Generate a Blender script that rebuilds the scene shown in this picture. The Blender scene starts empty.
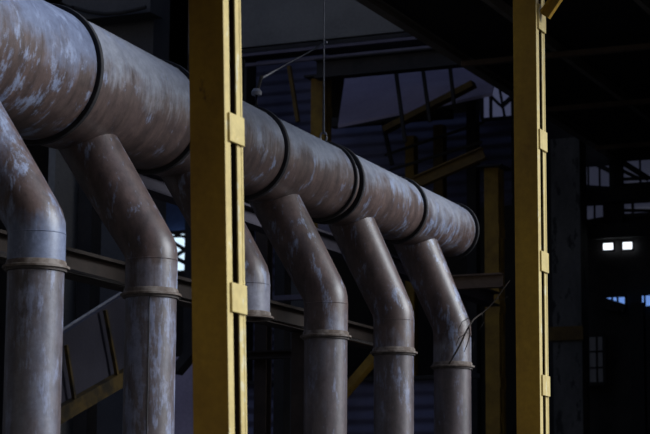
import bpy, bmesh, math, random
from mathutils import Vector, Matrix
random.seed(7)
PI = math.pi
S = bpy.context.scene
COL = S.collection
V = Vector

# ------------------------------------------------------------------ camera
F = 2055.0                                   # focal length in pixels of a 650 px wide frame
d = V((920, -338, F)).normalized()           # the duct's run, seen from the lens
u = V((75, (F*F + 920*75)/338, F)).normalized()
D, U = V((d.x, d.y, -d.z)), V((u.x, u.y, -u.z))
XR = D.cross(U)
R = Matrix((XR, D, U))                       # lens axes -> world axes (Y along the duct, Z up)
EYE = V((0, 0, 1.6))
cam = bpy.data.cameras.new('camera'); cam_o = bpy.data.objects.new('camera', cam); COL.objects.link(cam_o)
cam_o.matrix_world = Matrix.Translation(EYE) @ R.to_4x4()
cam.sensor_width = 36; cam.lens = F/650*36; cam.clip_end = 300
cam.dof.use_dof = True; cam.dof.focus_distance = 17.0; cam.dof.aperture_fstop = 3.6
S.camera = cam_o

def at(px, py, X=None, Y=None, dist=None):   # where a line of sight meets a plane of the place
    r = R @ V(((px-325)/F, (217-py)/F, -1))
    t = X/r.x if X is not None else Y/r.y if Y is not None else dist
    return EYE + r*t

# ------------------------------------------------------------------ objects
def tag(o, label=None, cat=None, group=None, kind=None):
    for k, v in (('label', label), ('category', cat), ('group', group), ('kind', kind)):
        if v: o[k] = v
    return o

def empty(name, loc, label, cat, group=None):
    o = bpy.data.objects.new(name, None); COL.objects.link(o); o.location = loc
    return tag(o, label, cat, group)

def obj(name, bm, m, parent=None, smooth=True, bevel=0):
    bmesh.ops.recalc_face_normals(bm, faces=bm.faces)
    me = bpy.data.meshes.new(name); bm.to_mesh(me); bm.free()
    o = bpy.data.objects.new(name, me); COL.objects.link(o); me.materials.append(m)
    if smooth:
        for p in me.polygons: p.use_smooth = True
        me.set_sharp_from_angle(angle=math.radians(38))
    if bevel:
        b = o.modifiers.new('bevel', 'BEVEL'); b.width = bevel; b.segments = 2; b.limit_method = 'ANGLE'
    if parent:
        o.parent = parent
        o.matrix_parent_inverse = Matrix.Translation(-parent.location)
    else:
        # the origin goes to the base of the thing
        vs = [v.co for v in me.vertices]
        c = V(((min(v.x for v in vs)+max(v.x for v in vs))/2, (min(v.y for v in vs)+max(v.y for v in vs))/2, min(v.z for v in vs)))
        me.transform(Matrix.Translation(-c)); o.location = c
    return o

def B(): return bmesh.new()

def hexa(bm, q, w):                          # quad q (4 points) pushed along w
    a = [bm.verts.new(p) for p in q]; b = [bm.verts.new(p + w) for p in q]
    bm.faces.new(a); bm.faces.new(b[::-1])
    for i in range(4): bm.faces.new((a[i], b[i], b[(i+1) % 4], a[(i+1) % 4]))
    return bm

def box(bm, lo, hi):
    lo, hi = V(lo), V(hi)
    return hexa(bm, [V((lo.x, lo.y, lo.z)), V((hi.x, lo.y, lo.z)), V((hi.x, hi.y, lo.z)), V((lo.x, hi.y, lo.z))], V((0, 0, hi.z-lo.z)))

def frame_of(p, q, up=V((0, 0, 1))):
    t = (q-p).normalized()
    if abs(t.dot(up)) > .98: up = V((0, 1, 0))
    s = t.cross(up).normalized(); return t, s, s.cross(t).normalized()

def profile(bm, p, q, pts, up=V((0, 0, 1))):  # closed outline pts (side, up) swept p -> q
    p, q = V(p), V(q); t, s, n = frame_of(p, q, up)
    a = [bm.verts.new(p + s*x + n*y) for x, y in pts]; b = [bm.verts.new(q + s*x + n*y) for x, y in pts]
    k = len(pts)
    for i in range(k): bm.faces.new((a[i], a[(i+1) % k], b[(i+1) % k], b[i]))
    bm.faces.new(a[::-1]); bm.faces.new(b)
    return bm

def bar(bm, p, q, w, h, up=V((0, 0, 1))):
    return profile(bm, p, q, [(-w/2, -h/2), (w/2, -h/2), (w/2, h/2), (-w/2, h/2)], up)

def ibeam(bm, p, q, w, h, t=.02, up=V((0, 0, 1))):
    a, b = w/2, h/2
    return profile(bm, p, q, [(-a, -b), (a, -b), (a, -b+t), (t/2, -b+t), (t/2, b-t), (a, b-t), (a, b), (-a, b), (-a, b-t), (-t/2, b-t), (-t/2, -b+t), (-a, -b+t)], up)

def chan(bm, p, q, w, h, t=.02, up=V((0, 0, 1)), flip=1):  # a channel: web w wide, legs h deep
    a = w/2
    return profile(bm, p, q, [(x, y*flip) for x, y in [(-a, 0), (a, 0), (a, h), (a-t, h), (a-t, t), (-a+t, t), (-a+t, h), (-a, h)]], up)

def rings(bm, rows, close=False, cap0=False, cap1=False):
    vr = [[bm.verts.new(p) for p in row] for row in rows]
    n = len(vr[0])
    for i in range(len(vr) if close else len(vr)-1):
        a, b = vr[i], vr[(i+1) % len(vr)]
        for j in range(n): bm.faces.new((a[j], a[(j+1) % n], b[(j+1) % n], b[j]))
    if cap0: bm.faces.new(vr[0][::-1])
    if cap1: bm.faces.new(vr[-1])
    return bm

def tube(bm, pts, r, n=12, cap=True):        # round tube along a polyline
    pts = [V(p) for p in pts]; rows = []
    ref = V((0, 0, 1))
    for i, p in enumerate(pts):
        t = ((pts[min(i+1, len(pts)-1)] - pts[max(i-1, 0)])).normalized()
        if abs(t.dot(ref)) > .95: ref = V((0, 1, 0)) if abs(t.y) < .9 else V((1, 0, 0))
        s = t.cross(ref).normalized(); w = t.cross(s)
        ri = r[i] if isinstance(r, (list, tuple)) else r
        rows.append([p + s*math.cos(a)*ri + w*math.sin(a)*ri for a in [2*PI*k/n for k in range(n)]])
        ref = w if i == 0 else ref
    return rings(bm, rows, cap0=cap, cap1=cap)

def lathe(bm, c, axis, prof, n=64, close=True, phase=0, drift=None):
    # prof: (radius, position along axis); closed outline when close
    c = V(c); rows = []
    for r, h in prof:
        row = []
        if drift: c = V((drift(h)[0], 0, drift(h)[1]))
        for k in range(n):
            a = 2*PI*k/n + phase
            row.append(c + (V((math.cos(a)*r, math.sin(a)*r, h)) if axis == 'z' else V((math.cos(a)*r, h, math.sin(a)*r))))
        rows.append(row)
    return rings(bm, rows, close=close)

# ------------------------------------------------------------------ materials
def nt(name):
    m = bpy.data.materials.new(name); m.use_nodes = True
    t = m.node_tree; b = t.nodes['Principled BSDF']
    return m, t, b

def N(t, kind, **kw):
    n = t.nodes.new(kind)
    for k, v in kw.items(): setattr(n, k, v)
    return n

def noise(t, src, scale, detail=5, rough=.55, mp=(1, 1, 1), rot=(0, 0, 0), off=(0, 0, 0)):
    m = N(t, 'ShaderNodeMapping'); m.inputs['Scale'].default_value = mp; m.inputs['Rotation'].default_value = rot
    m.inputs['Location'].default_value = off
    t.links.new(src, m.inputs['Vector'])
    n = N(t, 'ShaderNodeTexNoise'); n.inputs['Scale'].default_value = scale; n.inputs['Detail'].default_value = detail
    n.inputs['Roughness'].default_value = rough
    t.links.new(m.outputs[0], n.inputs['Vector']); return n.outputs['Fac']

def ramp(t, src, a, b, ca=(0, 0, 0, 1), cb=(1, 1, 1, 1)):
    r = N(t, 'ShaderNodeValToRGB'); r.color_ramp.elements[0].position = a; r.color_ramp.elements[1].position = b
    r.color_ramp.elements[0].color = ca; r.color_ramp.elements[1].color = cb
    t.links.new(src, r.inputs[0]); return r.outputs[0]

def mix(t, fac, a, b, mode='MIX'):
    n = N(t, 'ShaderNodeMix', data_type='RGBA', blend_type=mode)
    if isinstance(fac, float): n.inputs[0].default_value = fac
    else: t.links.new(fac, n.inputs[0])
    for i, c in ((6, a), (7, b)):
        if isinstance(c, tuple): n.inputs[i].default_value = (*c[:3], 1)
        else: t.links.new(c, n.inputs[i])
    return n.outputs[2]

def math2(t, op, a, b):
    n = N(t, 'ShaderNodeMath', operation=op)
    for i, c in enumerate((a, b)):
        if isinstance(c, (int, float)): n.inputs[i].default_value = c
        else: t.links.new(c, n.inputs[i])
    return n.outputs[0]

def bump(t, b, src, strength=.3, dist=.01):
    n = N(t, 'ShaderNodeBump'); n.inputs['Strength'].default_value = strength; n.inputs['Distance'].default_value = dist
    t.links.new(src, n.inputs['Height']); t.links.new(n.outputs[0], b.inputs['Normal'])

def pipe_paint(name, along, cover=.5, seed=0, rust=(.098, .066, .058), paint=(.25, .27, .35), pale=(.26, .31, .44), top=0.0, flakes=.70, zr=(4.90, 5.48), tilt=0.0):
    """rusty steel under worn blue-grey paint; along = the axis of the tube"""
    m, t, b = nt(name)
    g = N(t, 'ShaderNodeNewGeometry').outputs['Position']
    off = (seed*3.1, seed*1.7, seed*2.3)
    st = (.8, 4.5, .8) if along == 'y' else (3.0, 3.0, .6)
    streak = noise(t, g, 2.4, 9, .68, st, (0, tilt, .25), off)
    scr = noise(t, g, 5.0, 6, .7, (.5, 6.0, .5) if along == 'y' else (4.5, 4.5, .35), (0, tilt, .1), off)
    patch = noise(t, g, 1.7, 10, .68, (1, 1.2, 1) if along == 'y' else (1.6, 1.6, .8), (.3, .2, .1), off)
    flake = noise(t, g, 4.0, 10, .72, (.9, 1.4, .9) if along == 'y' else (2.2, 2.2, .75), (0, tilt, 0), (off[1], off[2], off[0]))
    fine = noise(t, g, 38, 5, .65)
    base = mix(t, ramp(t, streak, .30, .70), tuple(x*.52 for x in rust), tuple(x*1.5 for x in rust))
    sel = math2(t, 'ADD', math2(t, 'MULTIPLY', streak, .35), math2(t, 'MULTIPLY', patch, .85))
    sel = math2(t, 'ADD', sel, math2(t, 'MULTIPLY', scr, .22))
    if top:                                    # the old coat survives on the upper half of the tube
        sx = N(t, 'ShaderNodeSeparateXYZ'); t.links.new(g, sx.inputs[0])
        hz = N(t, 'ShaderNodeMapRange'); t.links.new(sx.outputs['Z'], hz.inputs[0])
        hz.inputs[1].default_value = zr[0]; hz.inputs[2].default_value = zr[1]; hz.inputs[3].default_value = -top; hz.inputs[4].default_value = top
        sel = math2(t, 'ADD', sel, hz.outputs[0])
    c = 1.21 - cover
    col = mix(t, ramp(t, sel, c-.10, c+.09), base, paint)
    fl = ramp(t, math2(t, 'ADD', flake, math2(t, 'MULTIPLY', scr, .26)), flakes, flakes+.085)
    col = mix(t, math2(t, 'MULTIPLY', fl, .85), col, pale)
    mott = noise(t, g, 9, 8, .72, (1, 1, 1), (0, tilt, 0), off)
    col = mix(t, ramp(t, mott, .36, .62), mix(t, 1.0, col, (.62, .62, .66), 'MULTIPLY'), col)
    col = mix(t, ramp(t, fine, .3, .75), mix(t, 1.0, col, (.80, .78, .78), 'MULTIPLY'), col)
    t.links.new(col, b.inputs['Base Color'])
    b.inputs['Roughness'].default_value = .42; b.inputs['Specular IOR Level'].default_value = .5
    bump(t, b, math2(t, 'ADD', math2(t, 'MULTIPLY', fl, .35), math2(t, 'MULTIPLY', fine, .5)), .3, .005)
    return m

def worn(name, c, c2, scale=4, lo=.4, hi=.65, rough=.65, mp=(1, 1, 1), spec=.3, bs=.25, third=None, tl=.66):
    m, t, b = nt(name)
    g = N(t, 'ShaderNodeNewGeometry').outputs['Position']
    a = noise(t, g, scale, 7, .62, mp); f = noise(t, g, 22, 4, .6)
    col = mix(t, ramp(t, a, lo, hi), c, c2)
    if third:
        k = noise(t, g, scale*2.3, 6, .65, mp, (0, 0, 0), (5, 3, 1)); col = mix(t, ramp(t, k, tl, tl+.05), col, third)
    col = mix(t, ramp(t, f, .3, .7), mix(t, 1.0, col, (.8, .8, .8), 'MULTIPLY'), col)
    t.links.new(col, b.inputs['Base Color']); b.inputs['Roughness'].default_value = rough
    b.inputs['Specular IOR Level'].default_value = spec
    bump(t, b, f, bs, .006)
    return m

def wavy(name, c, c2, axis, freq, rough=.7):  # sheet metal with ribs
    m, t, b = nt(name)
    g = N(t, 'ShaderNodeNewGeometry').outputs['Position']
    sx = N(t, 'ShaderNodeSeparateXYZ'); t.links.new(g, sx.inputs[0])
    w = math2(t, 'SINE', math2(t, 'MULTIPLY', sx.outputs[axis], freq), 0)
    a = noise(t, g, 1.3, 6, .6)
    t.links.new(mix(t, ramp(t, a, .4, .65), c, c2), b.inputs['Base Color']); b.inputs['Roughness'].default_value = rough
    bump(t, b, w, .8, .03); return m

def glow(name, c, s):
    m, t, b = nt(name); b.inputs['Base Color'].default_value = (.1, .1, .1, 1)
    b.inputs['Emission Color'].default_value = (*c, 1); b.inputs['Emission Strength'].default_value = s
    b.inputs['Roughness'].default_value = .2
    return m

M = {}
FZ = 3.505
M['duct'] = [pipe_paint('duct paint %d' % i, 'y', c, i+1, top=tp, flakes=fk, paint=pt) for i, (c, tp, fk, pt) in enumerate([
    (.52, .22, .655, (.155, .185, .275)), (.50, .26, .71, (.26, .275, .315)), (.50, .22, .72, (.26, .275, .315)), (.47, .34, .72, (.26, .285, .34)), (.48, .22, .67, (.25, .27, .32)), (.52, .16, .66, (.25, .265, .31))])]
M['pipe'] = [pipe_paint('pipe paint %d' % i, 'z', c, i+11, paint=pt, top=-.12, zr=(FZ+.20, FZ+.42), tilt=[.6, .58, .55, .51, .45, .42][i], flakes=[.66, .70, .70, .69, .68, .66][i]) for i, (c, pt) in enumerate([
    (.52, (.165, .195, .285)), (.36, (.22, .22, .27)), (.50, (.23, .23, .28)), (.30, (.22, .23, .29)), (.28, (.20, .21, .27)), (.36, (.23, .23, .26))])]
M['stem'] = [pipe_paint('stem paint %d' % i, 'z', c, i+31, rust=(.100, .079, .082), paint=(.140, .145, .185), pale=(.215, .24, .345), flakes=fk) for i, (c, fk) in enumerate([(.46, .66), (.40, .61), (.40, .75), (.40, .71), (.42, .68), (.40, .73)])]
M['ring'] = worn('black flange steel', (.012, .012, .015), (.03, .026, .026), 6)
M['rustflange'] = worn('rusted flange', (.10, .072, .056), (.20, .17, .15), 11, .42, .62, .75)
M['lip'] = worn('dark flange lip', (.05, .042, .04), (.12, .1, .09), 8)
M['yweb'] = worn('old yellow paint', (.44, .25, .022), (.29, .152, .017), 2.5, .4, .7, .6, (1, 1, .45), third=(.13, .065, .014), tl=.66)
M['yflange'] = worn('sheen-pale yellow paint', (.56, .44, .18), (.47, .35, .13), 4, .4, .7, .5, (1, 1, .5), third=(.60, .53, .33), tl=.60)  # sheen on the lit flanges painted in as a paler yellow
M['inside'] = worn('shade-dark inside', (.03, .02, .012), (.05, .03, .016))  # shade inside the column slot painted as a near-black colour
M['yshade'] = worn('shade-dark yellow paint', (.020, .014, .006), (.075, .045, .008), 2.6, .42, .58, .8)  # gallery chord and stays: shade put into a darkened yellow
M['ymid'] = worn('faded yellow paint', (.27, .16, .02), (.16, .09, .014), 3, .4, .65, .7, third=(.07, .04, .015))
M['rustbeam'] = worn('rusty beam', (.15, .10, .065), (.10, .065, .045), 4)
M['beamgrey'] = worn('lit-edge brown beam', (.14, .12, .10), (.19, .165, .14), 2)  # lit edge of the eave put into a lighter brown
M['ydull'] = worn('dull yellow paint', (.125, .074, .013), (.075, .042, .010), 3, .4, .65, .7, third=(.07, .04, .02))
M['brown'] = worn('brown steel', (.018, .011, .008), (.034, .022, .016), 3, .4, .65, .7)  # shadow on the long beam put into this very dark brown
M['dark'] = worn('plain dark steel', (.02, .019, .02), (.035, .031, .03), 3, .4, .65, .75)  # just a dark, slightly uneven steel tone
M['black'] = worn('black roof', (.012, .012, .013), (.02, .018, .018), 1, .4, .65, .85)
M['concrete'] = worn('grey concrete', (.155, .15, .145), (.20, .195, .185), 1.2, .35, .65, .85, third=(.06, .06, .065))
M['concrough'] = worn('stained concrete', (.07, .068, .065), (.12, .115, .11), 2.2, .35, .65, .9, (1, 1, .4), third=(.03, .03, .03), tl=.56)
M['concdark'] = worn('shade-dark concrete', (.05, .05, .056), (.075, .075, .08), .8, .35, .65, .85, third=(.03, .03, .035))  # weak daylight in the background put into a darker concrete colour
M['lilac'] = worn('lilac sheet', (.32, .27, .37), (.40, .345, .46), .9, .35, .65, .7)
M['lilacy'] = worn('lilac plate', (.10, .088, .125), (.15, .135, .18), 1.2, .35, .65, .7)
M['lilacd'] = worn('shade-dark lilac plate', (.024, .021, .030), (.036, .032, .046), 1.2, .35, .65, .8)  # gallery side: shade put into a darkened lilac
M['lilacd2'] = worn('dusty lilac steel', (.034, .029, .04), (.06, .052, .068), 2, .35, .65, .8)
M['navy'] = wavy('navy sheet', (.095, .098, .18), (.13, .13, .22), 'Z', 30)
M['blue'] = worn('blue sheet', (.035, .06, .16), (.05, .085, .2), 1.5)
M['rod'] = worn('galvanised rod', (.13, .13, .15), (.18, .18, .2), 8, .4, .6, .5)
M['twig'] = worn('dry twig', (.024, .018, .014), (.045, .033, .025), 12)
M['floor'] = worn('concrete floor', (.055, .052, .05), (.08, .076, .072), .7, .35, .65, .85)
M['wsky'] = glow('daylight pane', (.62, .82, 1.0), 1.15)
M['wwhite'] = glow('white pane', (.85, .92, 1.0), 1.6)
M['wblue'] = glow('blue pane', (.16, .32, .8), .75)
M['wdim'] = glow('dirty dim pane', (.30, .33, .55), .055)
M['wfaint'] = glow('faint glow pane', (.30, .33, .45), .016)  # faint emission standing in for pale brickwork
M['wlil'] = glow('hazy pane', (.34, .38, .68), .11)

# ------------------------------------------------------------------ the duct
def axis_at(y): return (-8.21 + (y-13.14)*.0425, 5.177 - (y-13.14)*.0088)   # the duct's centre line drifts towards the pipes
DX, DZ = axis_at(17.96)
PX, FZ = -7.51, 3.505
PY = [12.04 + 1.65*k for k in range(6)]
RY = [8.4, 13.14, 14.79, 16.44, 18.09, 19.74, 21.24]
RR = [.67, .552, .488, .435, .397, .358, .326]          # radius over each flange ring
def duct_r(y):
    for i in range(6):
        if y <= RY[i+1]:
            f = (y-RY[i])/(RY[i+1]-RY[i]); return (RR[i]*(1-f) + RR[i+1]*f) - .034 + (.012*(1-f) if i else 0)
    return RR[-1]-.034

duct = empty('exhaust_duct', (DX, 15, DZ), 'long tapering rusty blue-grey exhaust duct with black flange rings, carrying the branch pipes', 'duct')
for i in range(6):
    a, b = RY[i] + .028, RY[i+1] - .028
    n = 9; prof = [(duct_r(a+(b-a)*k/n), a+(b-a)*k/n) for k in range(n+1)]
    prof += [(prof[n-k][0]-.02, prof[n-k][1]) for k in range(n+1)]
    s = obj('duct_section', lathe(B(), (0, 0, 0), 'y', prof, 96, drift=axis_at), M['duct'][i], duct)
    # a welded lap seam running along each section
    sb = B(); an = [2.2, .95, 1.0, .9, 1.1, 1.2][i]
    tube(sb, [(axis_at(y)[0]+math.cos(an)*(duct_r(y)+.001), y, axis_at(y)[1]+math.sin(an)*(duct_r(y)+.001)) for y in [a+(b-a)*k/8 for k in range(9)]], .005, 6)
    obj('weld_seam', sb, M['duct'][i], s)
def ring(y, r, w, name='flange_ring'):
    ri = r-.05
    return obj(name, lathe(B(), (axis_at(y)[0], y, axis_at(y)[1]), 'y', [(ri, -w), (r-.004, -w), (r, -w+.004), (r, w-.004), (r-.004, w), (ri, w)], 96), M['ring'], duct)
for i in range(7):
    if i == 4:
        ring(RY[i]-.135, RR[i]+.0, .013); ring(RY[i]+.012, RR[i]+.004, .018)
    else:
        ring(RY[i], RR[i], .021 if i < 6 else .014)
g = B(); lathe(g, (axis_at(RY[-1])[0], RY[-1]+.018, axis_at(RY[-1])[1]), 'y', [(.001, 0), (RR[-1]-.02, 0), (RR[-1]-.02, .02), (.001, .02)], 64)
obj('end_plate', g, M['duct'][5], duct)

# ------------------------------------------------------------------ branch pipes
TR = .2
def downpipe(k, label, cut=False):
    y = PY[k]
    root = empty('downpipe', (PX, y, FZ if cut else 0), label, 'pipe', 'rusty pipes branching down from the duct')
    cx, cz = axis_at(y); eh = [.31, .34, .35, .37, .39, .42][k]; E = V((PX, y, FZ + eh)); hh = cz - E.z
    A = V((PX - [.70, .665, .61, .57, .49, .45][k]*hh, y, cz)); dirv = (E-A).normalized(); side = V((0, 1, 0)); nrm = dirv.cross(side).normalized()
    n = 48; rad = TR; flare = .024
    def row(c, t, r):
        s = V((0, 1, 0)); w = t.cross(s).normalized()
        return [c + s*math.cos(a)*r + w*math.sin(a)*r for a in [2*PI*j/n for j in range(n)]]
    # saddle: each line of the tube starts on the duct's own surface
    first = []
    for p in row(V((A.x, y, A.z)), dirv, rad+flare):
        rr = duct_r(p.y) - .006; ax, az = axis_at(p.y); px, pz = p.x-ax, p.z-az
        bq = px*dirv.x + pz*dirv.z; cq = px*px + pz*pz - rr*rr
        s = -bq + math.sqrt(max(bq*bq - cq, 0))
        first.append(p + dirv*s)
    th = math.acos(max(-1, min(1, dirv.dot(V((0, 0, -1)))))); L = .075
    rows = [first]
    e0 = E - dirv*L; s0 = (sum(first, V())/n - A).dot(dirv) + .14
    for j in range(1, 8): rows.append(row(A + dirv*s0 + (e0 - A - dirv*s0)*(j-1)/6.0, dirv, rad + flare*(1-(j-1)/6.0)))
    rows[1] = [first[j].lerp(rows[2][j], .25) for j in range(n)]
    for j in range(1, 4):                      # mitred elbow
        f = j/3.0; t = dirv.lerp(V((0, 0, -1)), f).normalized()
        c = (e0*(1-f)**2 + E*2*f*(1-f) + (E+V((0, 0, -L)))*f*f)
        rows.append(row(c, t, rad*(1.0 + (.012 if j in (1, 2) else 0))))
    rows.append(row(V((PX, y, FZ+.028)), V((0, 0, -1)), rad))
    outer = rows
    inner = [[q + ((sum(rw, V()) / n) - q).normalized()*.014 for q in rw] for rw in rows]
    br = obj('branch_elbow', rings(B(), outer + inner[::-1], close=True), M['pipe'][k], root)
    jb = B()
    for rw in (rows[-2],):             # weld beads at the elbow's joints
        c = sum(rw, V())/n
        pts = [c + (q-c)*1.0 for q in rw]; tube(jb, pts + [pts[0]], .0035, 6, False)
    obj('weld_bead', jb, M['pipe'][k], br)
    def w(j, amp): return amp*math.sin(j*1.7+k)
    obj('flange_collar', lathe(B(), (PX, y, FZ), 'z', [(TR-.012, .046), (TR+.004, .046), (TR+.009, .036), (TR+.012, .009), (TR-.012, .009)], 64), M['rustflange'], root)
    fl = obj('flange_plate', lathe(B(), (PX, y, FZ), 'z', [(TR-.03, .009), (TR+.030, .009), (TR+.034, .006), (TR+.033, -.009), (TR-.03, -.009)], 64), M['rustflange'], root)
    if not cut:
        obj('flange_lip', lathe(B(), (PX, y, FZ), 'z', [(TR-.03, -.009), (TR+.014, -.009), (TR+.012, -.028), (TR-.03, -.028)], 64), M['lip'], root)
        z0, z1 = .03, FZ-.03
        prof = [(TR-.004, z1 - (z1-z0)*j/10) for j in range(11)]
        st = obj('standpipe', lathe(B(), (PX, y, 0), 'z', prof + [(TR-.02, q[1]) for q in prof[::-1]], 64), M['stem'][k], root)
        if k == 1:
            an = -1.12
            sb = B(); tube(sb, [(PX+math.cos(an)*(TR-.003), y+math.sin(an)*(TR-.003), z) for z in (z0, 1.2, 2.4, z1)], .004, 6)
            obj('weld_seam', sb, M['ring'], st)
        obj('base_flange', lathe(B(), (PX, y, 0), 'z', [(.1, 0), (TR+.09, 0), (TR+.09, .028), (.1, .028)], 48), M['rustflange'], root)
    return root

downpipe(0, 'blue-flaked downpipe at the left edge of the photo, nearest of the row')
downpipe(1, 'rusty downpipe with a straight weld seam, between the left-edge pipe and the left yellow column')
downpipe(2, 'short cut-off downpipe ending at its flange, partly behind the left yellow column', cut=True)
downpipe(3, 'brown downpipe just right of the cut-off one, first full pipe past the left yellow column')
downpipe(4, 'next-to-last downpipe before the far end of the duct, below the double black ring')
downpipe(5, 'farthest downpipe under the duct end, dry vine clinging to its elbow')

# ------------------------------------------------------------------ near yellow columns
CX = -5.25
def built_column(y, label, W, battens, top=8.1, knee=None):
    root = empty('steel_column', (CX, y, 0), label, 'column', 'yellow built-up columns in front of the duct')
    L, leg, t = .236, .072, .012
    x1 = 0; x0 = -W
    def at_z(bm): return bm
    # two channels, legs facing the +X side with an open slot between them
    for y0, fl in ((0, 1), (L, -1)):
        g = B(); box(g, (x0, y0 if fl > 0 else y0-t, .02), (x1-.0, y0+t if fl > 0 else y0, top))
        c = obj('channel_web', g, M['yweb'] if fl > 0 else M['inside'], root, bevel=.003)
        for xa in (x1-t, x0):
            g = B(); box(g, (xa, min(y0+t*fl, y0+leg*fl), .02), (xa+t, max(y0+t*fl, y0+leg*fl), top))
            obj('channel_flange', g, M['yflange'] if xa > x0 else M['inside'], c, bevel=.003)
        g = B()                                  # thin face in the sheen-pale yellow where the flange turns
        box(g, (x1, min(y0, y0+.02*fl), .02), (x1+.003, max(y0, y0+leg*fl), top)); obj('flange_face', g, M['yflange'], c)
    for zb in battens:
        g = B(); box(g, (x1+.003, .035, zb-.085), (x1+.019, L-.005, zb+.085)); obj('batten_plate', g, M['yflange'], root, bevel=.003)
    g = B(); box(g, (x0-.1, -.1, 0), (x1+.1, L+.1, .02)); obj('base_plate', g, M['yweb'], root)
    if knee:
        g = B(); chan(g, knee[0], knee[1], .10, .06, .012, V((0, -1, 0)), 1)
        kb = obj('knee_brace', g, M['yweb'], root, bevel=.003)
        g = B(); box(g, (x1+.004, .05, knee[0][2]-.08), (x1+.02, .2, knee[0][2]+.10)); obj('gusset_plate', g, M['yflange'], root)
    for c in root.children_recursive:
        c.matrix_parent_inverse = Matrix.Identity(4)
    
    return root

# heights of the batten plates, read along each column's open side
y1 = 10.60
c1 = at(225.6, 217, X=CX); y1 = c1.y
c2 = at(537.8, 217, X=CX); y2 = c2.y
def zs(px, rows): return [at(px, r, X=CX).z for r in rows]
b1 = zs(232, (127, 298)); st1 = b1[0]-b1[1]
b2 = zs(543, (140, 262, 384)); st2 = (b2[0]-b2[2])/2
L1 = [b1[1]+st1*k for k in range(-3, 5) if .2 < b1[1]+st1*k < 8]
L2 = [b2[1]+st2*k for k in range(-4, 4) if .2 < b2[1]+st2*k < 7]
k0 = at(544, 18, X=CX).z
ca = built_column(y1, 'yellow column with open slot and batten plates, left one, in front of the duct', .226, L1)
ca.rotation_euler = (0, math.radians(-1.75), 0)
ca.location.x += math.tan(math.radians(1.75))*c1.z
built_column(y2, 'yellow column with a knee brace at its top, right one, beyond the duct end', .204, L2,
             knee=(V((.05, .12, k0-.02)), V((.05+.85, .12, k0-.02+1.15))))

# ------------------------------------------------------------------ hangers and small things on the duct
z_top = DZ + duct_r(17.96)
RX = DX + .03
rod = empty('hanger_rod', (RX, 17.96, z_top), 'thin vertical hanger rod with an eye, holding the duct from above', 'rod')
g = B(); tube(g, [(RX, 17.96, z_top+.10), (RX, 17.96, 9.6)], .0135, 8); obj('rod_shaft', g, M['rod'], rod)
g = B(); tube(g, [(RX+math.cos(a)*.035, 17.96, z_top+.065+math.sin(a)*.05) for a in [2*PI*k/14 for k in range(15)]], .010, 8); obj('eye', g, M['rod'], rod)
g = B(); lathe(g, (RX, 17.96, z_top-.003), 'z', [(.001, 0), (.04, 0), (.04, .018), (.001, .018)], 20); obj('anchor_nut', g, M['rod'], rod)

p, q = at(262, 78, Y=18.6), at(327, 42, Y=18.6)
g = B(); tube(g, [p, q], .014, 8); tag(obj('tie_bar', g, M['rod']), 'slanting grey tie bar above the duct, crossing the hanger rod', 'bar')

# valve and pipe stub standing on the duct beside the third ring
vy = 16.31; vz = axis_at(vy)[1] + duct_r(vy) + .004; VX = axis_at(vy)[0] + .05
v = empty('vent_valve', (VX-.02, vy, vz-.005), 'small valve with a pale lever on top of the duct beside a ring', 'valve')
g = B(); tube(g, [(VX-.02, vy, vz-.01), (VX-.02, vy, vz+.42)], .022, 10); obj('valve_stem', g, M['dark'], v)
g = B(); tube(g, [(VX+.12, vy, vz-.02), (VX+.12, vy, vz+.10), (VX+.17, vy, vz+.26)], .016, 10); obj('side_pipe', g, M['dark'], v)
g = B(); lathe(g, (VX+.12, vy, vz+.08), 'z', [(.001, 0), (.045, 0), (.05, .03), (.03, .06), (.001, .06)], 16); obj('valve_body', g, M['rod'], v)

# dry vine at the last elbow
g = B()
def twig(pts, r, dist=21.33):
    tube(g, [at(x, y, dist=dd) for x, y, dd in [(a[0], a[1], dist + (a[2] if len(a) > 2 else 0)) for a in pts]], [r*(1-.6*i/(len(pts)-1)) for i in range(len(pts))], 5)
twig([(449, 364, .03), (455, 354), (460, 345), (465, 334), (469, 326), (474, 319, .2), (482, 313, .3), (490, 306, .3), (497, 298, .3), (504, 288, .3), (510, 280, .3)], .011)
twig([(469, 326), (470, 335), (467, 345), (464, 352)], .008)
twig([(465, 334), (459, 338), (456, 346)], .007)
twig([(472, 322, .1), (468, 318), (462, 322), (458, 331)], .006)
twig([(482, 313, .3), (484, 322, .3), (479, 330, .3)], .006)
twig([(470, 335), (474, 341, .1), (473, 349, .1)], .006)
twig([(497, 298, .3), (503, 300, .3), (508, 296, .3)], .005)
tag(obj('dry_vine', g, M['twig']), 'thin dry vine hanging on the elbow of the farthest downpipe', 'vine')

# ------------------------------------------------------------------ the shell
def struct(name, bm, m, **kw): return tag(obj(name, bm, m, **kw), kind='structure')
g = B(); box(g, (-26, -6, -.2), (8, 52, 0)); struct('floor', g, M['floor'])
g = B(); box(g, (-26.3, -6, 0), (-26, 52, 15)); struct('wall_left', g, M['concdark'])
g = B(); box(g, (-26, 52, 0), (-11.3, 52.3, 15)); struct('wall_back', g, M['concdark'])
RZ = 1.6 + 6.85
g = B(); box(g, (-11.3, 34, 0), (-4.2, 34.3, RZ+.3)); struct('wall_end', g, M['dark'])  # dark material stands in for shade on this sky-lit wall
g = B(); box(g, (-11.3, 34, RZ+.3), (-9.5, 34.3, 15)); struct('sun_stop_end', g, M['dark'])  # added above the end wall to stop sun slipping past
g = B(); box(g, (-11.2, 34.3, 0), (-10.9, 52, 15)); struct('sun_stop_rear', g, M['concdark'])  # unseen blocker, added to keep sun off the rear posts
g = B(); box(g, (-4.5, 23.2, 0), (-4.2, 34.3, RZ+.3)); struct('sun_stop_right', g, M['concdark'])  # unseen, set close in to keep sun out of the far hall
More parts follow.
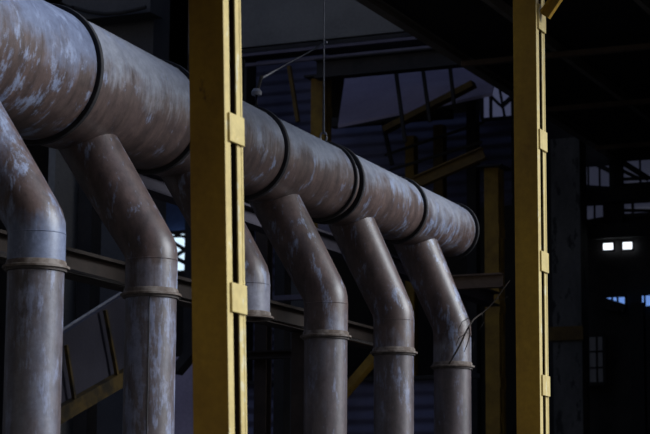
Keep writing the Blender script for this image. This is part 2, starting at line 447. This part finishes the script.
g = B(); box(g, (-9.72, 20.6, RZ), (-4.5, 34, RZ+.25)); struct('ceiling', g, M['black'])
g = B(); box(g, (-9.7, 20.6, RZ+.25), (-9.5, 34, 15)); struct('sun_stop_upper', g, M['concdark'])  # added above the eave, out of view, to block sun behind it
g = B(); box(g, (-7.2, 14.8, 7.4), (-2.6, 19.3, 7.6)); struct('shade_deck', g, M['black'])  # invented deck out of view, only shades the right column's top
g = B(); box(g, (-26, -6.3, 4.6), (8, -6, 9.2)); struct('sky_stop_front', g, M['concdark'])  # added behind the camera to block sky; low gap lets light in
g = B(); box(g, (-26, -6, 9.0), (8, 10.5, 9.2)); struct('sky_stop_roof', g, M['black'])  # added over the camera side, unseen, to block sky from the front
g = B(); box(g, (-26, 31, 14.8), (-10.4, 52, 15)); struct('sky_stop_left', g, M['black'])  # unseen cover, added to dim the skylight on the left background

# ------------------------------------------------------------------ roof framing over the far hall
def thing(name, bm, m, label, cat, group=None, **kw):
    return tag(obj(name, bm, m, **kw), label, cat, group)

g = B(); ibeam(g, (-9.62, 20.6, RZ-.06), (-9.62, 33.95, RZ-.06), .14, .12)
thing('eave_beam', g, M['beamgrey'], 'pale brown eave beam running away along the edge of the black roof', 'beam')
for i, x in enumerate((-8.15, -6.43, -5.0)):
    g = B(); bar(g, (x, 22, RZ-.1), (x, 33.95, RZ-.1), .08, .14)
    thing('purlin', g, M['beamgrey'], 'faint brown purlin under the black roof, %s' % ('nearest the eave beam', 'middle one of three', 'farthest from the eave beam')[i], 'beam', 'purlins under the roof', bevel=.003)
for i, y in enumerate((26.1, 29.4, 32.6)):
    g = B(); bar(g, (-9.5, y, RZ-.212), (-4.6, y, RZ-.212), .10, .07)
    thing('rafter', g, M['rustbeam'], 'faint rafter across the black roof, %s' % ('nearest to the right column', 'second behind the right column', 'deepest in the hall')[i], 'beam', 'rafters under the roof')

# ------------------------------------------------------------------ second row of yellow columns
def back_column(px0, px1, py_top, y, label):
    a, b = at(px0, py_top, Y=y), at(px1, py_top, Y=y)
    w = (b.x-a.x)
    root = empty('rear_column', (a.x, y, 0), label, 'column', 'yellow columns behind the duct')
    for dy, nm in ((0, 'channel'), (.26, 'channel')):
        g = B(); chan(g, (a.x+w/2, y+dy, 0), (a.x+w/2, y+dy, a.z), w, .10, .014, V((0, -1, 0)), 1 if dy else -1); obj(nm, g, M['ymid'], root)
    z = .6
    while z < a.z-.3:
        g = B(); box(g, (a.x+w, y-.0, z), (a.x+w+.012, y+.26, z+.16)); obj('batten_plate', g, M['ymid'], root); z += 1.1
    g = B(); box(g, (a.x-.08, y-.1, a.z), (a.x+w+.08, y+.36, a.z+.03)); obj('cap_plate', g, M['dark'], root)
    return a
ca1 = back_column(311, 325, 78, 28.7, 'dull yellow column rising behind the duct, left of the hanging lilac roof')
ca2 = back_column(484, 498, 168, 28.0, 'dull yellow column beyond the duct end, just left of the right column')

# dark cross beams and the concrete girder, all running across the hall
def xbeam(name, pxa, pxb, ytop, ybot, Y, m, label, depth=.2, kind='box', cat='beam'):
    a, b = at(pxa, ytop, Y=Y), at(pxb, ytop, Y=Y); c = at((pxa), ybot, Y=Y)
    h = a.z-c.z; zc = (a.z+c.z)/2
    g = B()
    if kind == 'box': box(g, (a.x, Y, zc-h/2), (b.x, Y+depth, zc+h/2))
    else: ibeam(g, (a.x, Y+depth/2, zc), (b.x, Y+depth/2, zc), depth, h, min(.025, h*.18))
    return thing(name, g, m, label, cat, bevel=.004 if kind == 'box' else 0)
xbeam('cross_beam', 314, 480, 59, 78, 28.4, M['dark'], 'dark cross beam resting over the rear yellow column, under the concrete girder', .22, 'i')
xbeam('concrete_girder', 190, 470, -40, 53, 30.0, M['concrete'], 'broad grey concrete girder at the top, above the duct', .5)
xbeam('service_pipe', 200, 470, 58, 61, 29.5, M['lilacy'], 'thin pale service pipe under the concrete girder, upper of two', .06)
xbeam('service_pipe', 200, 470, 68, 71, 29.3, M['lilacy'], 'thin pale service pipe under the concrete girder, lower of two', .06)
xbeam('bottom_plate', 200, 470, 53.5, 57.5, 29.9, M['dark'], 'plain dark steel plate along the underside of the concrete girder', .6, 'box', 'plate')
g = B(); box(g, tuple(at(188, 40, Y=33.0))[:1] + (33.0, 0), (at(247, 40, Y=33.0).x, 33.4, 14)); thing('dark_pier', g, M['dark'], 'dark pier behind the left yellow column, left of the girder', 'pier')

g = B(); bar(g, at(289, 66, Y=27.0), at(298, 122, Y=27.0), .055, .055, V((0, 1, 0))); thing('leaning_post', g, M['ydull'], 'thin brown post leaning behind the duct, between the tie bar and the rear yellow column', 'post')
g = B(); a, b = at(244, 54, Y=35.0), at(326, 140, Y=35.0); box(g, (a.x, 35.0, 0), (b.x, 35.08, a.z)); thing('rear_sheet', g, M['navy'], 'navy sheet behind the tie bar and leaning post, above the duct', 'sheet')
# hanging roof of lilac sheet, seen above the duct
def plate(bm, q, w): return hexa(bm, q, w)
g = B(); a, b, c, e = at(338, 128, Y=31.0), at(492, 96, Y=31.0), at(500, 62, Y=33.5), at(345, 78, Y=33.5)
plate(g, [a, b, c, e], V((0, 0, .05))); thing('sheet_roof', g, M['lilac'], 'sloping lilac sheet roof seen above the duct under the dark beam', 'roof')
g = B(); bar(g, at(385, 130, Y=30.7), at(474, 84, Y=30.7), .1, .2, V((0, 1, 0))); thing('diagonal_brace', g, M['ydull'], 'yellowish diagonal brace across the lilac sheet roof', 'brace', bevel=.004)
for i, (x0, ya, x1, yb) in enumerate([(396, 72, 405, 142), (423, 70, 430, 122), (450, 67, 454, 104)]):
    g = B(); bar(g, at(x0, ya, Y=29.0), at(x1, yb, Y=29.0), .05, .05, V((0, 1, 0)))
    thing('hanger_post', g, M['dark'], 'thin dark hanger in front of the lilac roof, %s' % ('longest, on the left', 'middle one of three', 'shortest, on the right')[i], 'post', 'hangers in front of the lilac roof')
# cladding below it
g = B(); a, b = at(330, 124, Y=34.5), at(512, 205, Y=34.5); box(g, (a.x, 34.5, b.z), (b.x, 34.56, a.z)); thing('cladding_wall', g, M['navy'], 'dark navy cladding below the lilac roof, behind the duct', 'cladding')
xbeam('sill_beam', 330, 450, 118, 127, 33.9, M['dark'], 'dark sill beam along the top of the navy cladding', .2)
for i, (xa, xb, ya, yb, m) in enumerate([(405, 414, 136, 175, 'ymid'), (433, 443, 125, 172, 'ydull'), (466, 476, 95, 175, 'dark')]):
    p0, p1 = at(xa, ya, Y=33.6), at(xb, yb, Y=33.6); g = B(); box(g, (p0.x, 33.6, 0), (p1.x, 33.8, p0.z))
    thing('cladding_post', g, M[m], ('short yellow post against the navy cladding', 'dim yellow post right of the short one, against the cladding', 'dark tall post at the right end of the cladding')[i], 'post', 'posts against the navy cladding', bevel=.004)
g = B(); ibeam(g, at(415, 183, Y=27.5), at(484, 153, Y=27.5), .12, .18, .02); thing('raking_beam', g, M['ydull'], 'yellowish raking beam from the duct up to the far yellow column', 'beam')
for i, (x0, ya, x1, yb, r) in enumerate([(385, 155, 484, 122, .02), (390, 170, 482, 142, .02), (383, 122, 392, 165, .03)]):
    g = B(); bar(g, at(x0, ya, Y=32.0), at(x1, yb, Y=32.0), r*2, r*2, V((0, 1, 0)))
    thing('brace_rod', g, M['dark'], ('upper slanting dark rod across the navy cladding', 'lower slanting dark rod across the navy cladding', 'steep dark rod near the duct, left on the cladding')[i], 'rod', 'rods across the navy cladding')

def window(name, x0, y0, x1, y1, Y, pane, bars=(), frame=.06, label='', X=None, cat='window', fm='dark'):
    a, b = (at(x0, y0, Y=Y), at(x1, y1, Y=Y)) if X is None else (at(x0, y0, X=X), at(x1, y1, X=X))
    root = bpy.data.objects.new(name, None); COL.objects.link(root); root['kind'] = 'structure'
    ax = 'y' if X is None else 'x'
    root.location = ((a.x+b.x)/2, (a.y+b.y)/2, b.z)
    def P(h, z, o): return V((a.x+(b.x-a.x)*h, Y-o, z)) if X is None else V((X+o, a.y+(b.y-a.y)*h, z))
    n = V((0, 1, 0)) if X is None else V((-1, 0, 0))
    g = B(); plate(g, [P(0, b.z, .04), P(1, b.z, .04), P(1, a.z, .04), P(0, a.z, .04)], n*.01); obj('pane', g, M[pane], root)
    g = B()
    for (h0, z0), (h1, z1) in [((0, b.z), (1, b.z)), ((0, a.z), (1, a.z))]: bar(g, P(h0, z0, .05), P(h1, z1, .05), .08, frame)
    for h in (0, 1): bar(g, P(h, b.z, .05), P(h, a.z, .05), frame, frame)
    obj('window_frame', g, M[fm], root)
    for (h0, v0, h1, v1, w) in bars:
        g = B(); bar(g, P(h0, b.z+(a.z-b.z)*v0, .08), P(h1, b.z+(a.z-b.z)*v1, .08), w, w); obj('glazing_bar', g, M[fm], root)
    return root
window('window_1', 483, 84, 514, 118, 34.4, 'wlil', [(.3, 0, .3, 1, .05), (.55, 1, .75, 0, .04), (.62, .3, 1, .55, .07), (0, .9, .6, .35, .05)])
# bright side window behind the second downpipe
window('window_2', 160, 234, 205, 273, 39.9, 'wsky', [(0.2, .50, 1, .02, .09), (.3, .38, .85, .72, .07), (.3, .78, .9, .36, .08), (.3, 1.0, .9, .72, .06), (.3, .9, 1, .9, .05)], .08)
g = B(); a, b = at(120, 205, Y=40.1), at(260, 331, Y=40.1); box(g, (a.x, 40.1, 0), (b.x, 40.3, a.z)); thing('blue_partition', g, M['blue'], 'dark blue sheet partition around the bright window', 'partition')
g = B(); a, b = at(120, 274, Y=39.8), at(260, 331, Y=39.8); box(g, (a.x, 39.75, 0), (b.x, 39.85, a.z)); thing('dark_partition', g, M['dark'], 'dark low partition directly below the bright window', 'partition')

# ------------------------------------------------------------------ left background
g = B(); a, b = at(92, 0, Y=26.0), at(153, 52, Y=26.0); box(g, (a.x, 26, 0), (b.x, 26.5, 13)); thing('concrete_pier', g, M['concdark'], 'grey concrete pier at the upper left, behind the duct', 'pier')
g = B(); a, b = at(62, 0, Y=25.6), at(150, 12, Y=25.6); box(g, (a.x, 25.6, b.z), (b.x, 26, b.z+2.0)); thing('concrete_lintel', g, M['concdark'], 'shade-dark concrete lintel across the pier top, upper left', 'lintel')
g = B(); tube(g, [at(x, y, Y=25.5) for x, y in [(60, 3), (75, 8), (90, 12), (105, 14), (120, 13), (135, 10), (146, 7)]], .03, 8); thing('sagging_cable', g, M['black'], 'black cable sagging along the concrete lintel, upper left', 'cable')

g = B(); a, b = at(56, 140, X=-13.5), at(92, 260, X=-13.5); box(g, (-13.6, a.y, 0), (-13.5, b.y, a.z+.4)); thing('wall_panel', g, M['concrete'], 'blue-grey panel between the two left downpipes', 'panel')
g = B(); p0, p1 = at(93, 160, X=-13.2), at(103, 160, X=-13.2); box(g, (-13.4, p0.y, 0), (-13.2, p1.y, p0.z)); thing('steel_post', g, M['dark'], 'dark steel post between the two left downpipes', 'post')

# long brown beam running behind all the downpipes
BX = -9.3
a, b = at(-40, 250, X=BX), at(350, 350, X=BX); z = at(95, 270, X=BX).z
y0, yE = at(-60, 240, X=BX).y, at(374, 340, X=BX).y
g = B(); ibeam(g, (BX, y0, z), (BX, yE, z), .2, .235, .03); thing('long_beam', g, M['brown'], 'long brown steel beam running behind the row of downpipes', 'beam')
g = B(); tube(g, [(BX+.35, y0, z-.16), (BX+.35, yE+.3, z-.16)], .035, 10); thing('conduit', g, M['brown'], 'thin brown conduit just below the long brown beam', 'pipe')
for i, yy in enumerate((13.2, 16.9, 20.4)):
    g = B(); box(g, (BX-.09, yy-.09, 0), (BX+.09, yy+.09, z-.13)); thing('beam_post', g, M['brown'], 'brown post holding up the long beam, %s' % ('behind the second downpipe', 'behind the cut-off downpipe', 'at its far end')[i], 'post', 'posts under the long beam', bevel=.004)
# bracket at the end of the duct
BY = 24.0
a, b = at(446, 276, Y=BY), at(503, 268, Y=BY); c = at(446, 290, Y=BY)
g = B(); ibeam(g, (a.x, BY, (a.z+c.z)/2), (b.x, BY, (a.z+c.z)/2), .14, (a.z-c.z), .02); thing('bracket_beam', g, M['rustbeam'], 'brown beam end below the duct end, across the far yellow column', 'beam')  # its lit look is put into this lighter brown
RB = -9.55
z = at(338, 247, X=RB).z; ya, yb = at(100, 160, X=RB).y, at(493, 297, X=RB).y
g = B(); ibeam(g, (RB, ya, z), (RB, yb, z), .2, .20, .025); thing('runner_beam', g, M['lilacd2'], 'dark lilac beam slanting back close under the duct, above the long brown beam', 'beam')

# sloping conveyor gallery
CXX = -12.0
q = [at(40, 350, X=CXX), at(168, 265, X=CXX), at(168, 352, X=CXX), at(40, 428, X=CXX)]
root = empty('conveyor_gallery', (CXX, (q[0].y+q[1].y)/2, min(p.z for p in q)), 'sloping lilac conveyor gallery with a yellow lower chord, behind the left downpipes', 'gallery')
g = B(); plate(g, q, V((-.08, 0, 0))); obj('side_sheet', g, M['lilacd'], root)
g = B(); bar(g, at(40, 426, X=CXX+.06), at(168, 352, X=CXX+.06), .1, .17); obj('lower_chord', g, M['yshade'], root)
g = B(); tube(g, [at(30, 350, X=CXX+.1), at(62, 330, X=CXX+.1), at(122, 292, X=CXX+.1), at(165, 265, X=CXX+.1)], .016, 8); obj('handrail', g, M['rod'], root)
for xa, ya, xb, yb in ((105, 310, 118, 380), (66, 345, 76, 410)):
    g = B(); bar(g, at(xa, ya, X=CXX+.08), at(xb, yb, X=CXX+.08), .04, .04); obj('side_stay', g, M['yshade'], root)
for px in (60, 150):
    p = at(px, 400, X=CXX-.4); g = B(); box(g, (CXX-.5, p.y-.08, 0), (CXX-.34, p.y+.08, 2.6)); obj('leg', g, M['dark'], root)
g = B(); a, b = at(172, 357, Y=25.5), at(200, 386, Y=25.5); box(g, (a.x-.3, 25.5, 0), (b.x+.2, 25.6, a.z)); thing('lilac_screen', g, M['lilac'], 'low lilac screen left of the left yellow column, under the window', 'panel')
g = B(); bar(g, at(176, 372, Y=24.8), at(208, 334, Y=24.8), .12, .22, V((0, 1, 0))); thing('dark_brace', g, M['dark'], 'dark slanting brace in front of the low lilac screen', 'brace')

# low navy cladding wall and steelwork seen between the pipes
g = B(); a, b = at(150, 386, Y=29.5), at(470, 386, Y=29.5); box(g, (a.x, 29.5, 0), (b.x, 29.6, a.z)); thing('low_cladding', g, M['navy'], 'low ribbed navy cladding at the bottom, between the downpipes', 'cladding')
xbeam('rail_beam', 170, 480, 383, 387, 29.35, M['dark'], 'dark rail along the top of the low navy cladding', .12)
p0, p1 = at(257, 270, Y=22.6), at(271, 270, Y=22.6); g = B(); ibeam(g, ((p0.x+p1.x)/2, 22.6, 0), ((p0.x+p1.x)/2, 22.6, p0.z+.6), .16, .16, .02, V((0, -1, 0))); thing('frame_post', g, M['brown'], 'brown frame post right of the left yellow column, beside the cut-off pipe', 'post')
p0, p1 = at(275, 230, Y=23.2), at(285, 230, Y=23.2); g = B(); box(g, (p0.x, 23.2, 0), (p1.x, 23.4, p0.z)); thing('frame_post', g, M['dark'], 'dark frame post left of the brown downpipe beside the left column', 'post')
xbeam('frame_rail', 248, 312, 351, 359, 22.4, M['brown'], 'brown rail crossing behind the brown downpipe, lower', .12, 'i')
xbeam('frame_rail', 246, 320, 297, 302, 23.0, M['lilacy'], 'pale thin rail crossing behind the brown downpipe, upper', .1)
g = B(); bar(g, at(340, 398, Y=22.9), at(382, 349, Y=22.9), .1, .16, V((0, 1, 0))); thing('diagonal_brace', g, M['ymid'], 'yellow diagonal brace low down between two downpipes', 'brace', bevel=.004)
g = B(); a, b = at(318, 214, Y=27.0), at(352, 238, Y=27.0); plate(g, [V((a.x, 27, b.z)), V((b.x, 27, b.z-.05)), V((b.x, 27, a.z-.05)), V((a.x, 27, a.z))], V((0, .08, 0))); sp = thing('lilac_plate', g, M['lilacy'], 'lilac plate seen under the duct between two branches', 'plate')
g = B(); a, b = at(286, 240, Y=28.5), at(330, 300, Y=28.5); box(g, (a.x, 28.5, 0), (b.x, 28.6, a.z)); thing('dark_screen', g, M['concdark'], 'dark screen behind the brown downpipe, under the duct', 'panel')

# ------------------------------------------------------------------ right background, deep in the dark hall
g = B(); a, b = at(550, 118, Y=32.6), at(579, 118, Y=32.6); box(g, (a.x, 32.6, 0), (b.x, 33.0, RZ)); thing('concrete_pillar', g, M['concrough'], 'rough dark concrete pillar just right of the right yellow column', 'pillar', bevel=.01)
xbeam('pillar_band', 547, 583, 327, 341, 32.55, M['ydull'], 'dim yellowish band around the dark concrete pillar', .06, 'box', 'band')
WY = 33.93
window('window_3', 578, 166, 613, 190, WY, 'wdim', [(.33, 0, .33, 1, .03), (.66, 0, .66, 1, .03), (0, .18, 1, .0, .08), (0.55, 1, 1, .66, .08)], .08)
window('window_4', 621, 160, 662, 184, WY, 'wdim', [(0, .95, .7, .2, .10), (0, .62, .5, .2, .06), (.5, 0, .5, 1, .03), (0, .25, 1, .2, .05)], .08)
window('window_5', 586, 205, 606, 223, WY, 'wdim', [(.5, 0, .5, 1, .03), (0, .08, 1, .2, .06)], .06)
window('window_6', 622, 203, 662, 214, WY, 'wdim', [(.3, 0, .3, 1, .04), (0, .4, 1, .2, .05)], .06)
window('window_7', 603, 243, 615, 251, WY, 'wwhite', [], .03)
window('window_8', 622.5, 242, 634, 250.5, WY, 'wwhite', [], .03)
window('window_9', 606, 297, 627, 308, WY, 'wblue', [(.36, 0, .36, 1, .03), (.62, 0, .62, 1, .03), (0, .55, 1, -.1, .14), (0, .3, .75, .0, .16)], .04)
window('window_10', 641.5, 295, 664, 307, WY, 'wblue', [(.2, 0, .2, 1, .03), (.5, 0, .5, 1, .03)], .04)
window('brick_glow', 581, 336, 606, 384, WY, 'wfaint', [(0, .33, 1, .33, .03), (0, .66, 1, .66, .03), (.35, 0, .35, 1, .03), (.7, 0, .7, 1, .03)], .06)  # pale brick wall, built as faintly glowing panes
xbeam('transom_beam', 566, 672, 190, 204, 33.5, M['black'], 'black transom beam between two rows of dim windows at the right', .2)
xbeam('crane_rail', 566, 672, 226, 240, 33.4, M['black'], 'black rail above the two small white windows', .2)
p0, p1 = at(628, 200, Y=33.2), at(641, 200, Y=33.2); g = B(); box(g, (p0.x, 33.2, 0), (p1.x, 33.35, at(628, 306, Y=33.2).z+.05)); thing('black_post', g, M['black'], 'black post between the two small blue windows', 'post')
p0, p1 = at(613, 160, Y=33.7), at(621, 160, Y=33.7); g = B(); box(g, (p0.x, 33.72, at(613, 226, Y=33.7).z), (p1.x, 33.86, p0.z+.1)); thing('window_mullion', g, M['black'], 'black mullion between the two upper dim windows at the right', 'mullion')

# ------------------------------------------------------------------ light: an overcast blue sky and a low soft sun from the open side
w = bpy.data.worlds.new('sky'); S.world = w; w.use_nodes = True
bg = w.node_tree.nodes['Background']; wt = w.node_tree
tc = wt.nodes.new('ShaderNodeTexCoord'); sx = wt.nodes.new('ShaderNodeSeparateXYZ'); wt.links.new(tc.outputs['Generated'], sx.inputs[0])
mr = wt.nodes.new('ShaderNodeMapRange'); wt.links.new(sx.outputs['Z'], mr.inputs[0]); mr.inputs[1].default_value = -1; mr.inputs[2].default_value = 1
cr = wt.nodes.new('ShaderNodeValToRGB'); wt.links.new(mr.outputs[0], cr.inputs[0])
el = cr.color_ramp.elements                  # dark ground, bright hazy horizon, deeper blue overhead
el[0].position = 0; el[0].color = (.06, .055, .05, 1); el[1].position = 1; el[1].color = (.40, .56, 1, 1)
for p_, c_ in ((.485, (.09, .085, .08, 1)), (.505, (3.3, 3.1, 2.9, 1)), (.57, (1.15, 1.2, 1.35, 1)), (.72, (.48, .62, 1.0, 1))):
    e = el.new(p_); e.color = c_
wt.links.new(cr.outputs[0], bg.inputs[0]); bg.inputs[1].default_value = .34
def sun(name, direction, energy, color, angle):
    l = bpy.data.lights.new(name, 'SUN'); l.energy = energy; l.color = color; l.angle = math.radians(angle)
    o = bpy.data.objects.new(name, l); COL.objects.link(o); o.rotation_euler = V(direction).to_track_quat('-Z', 'Y').to_euler()
sun('soft_sun', (-.85, -.30, -.46), 4.6, (.87, .93, 1.0), 32)

S.view_settings.view_transform = 'Standard'; S.view_settings.look = 'None'
S.view_settings.gamma = 1; S.view_settings.use_curve_mapping = False; S.view_settings.exposure = .15
S.cycles.use_denoising = True
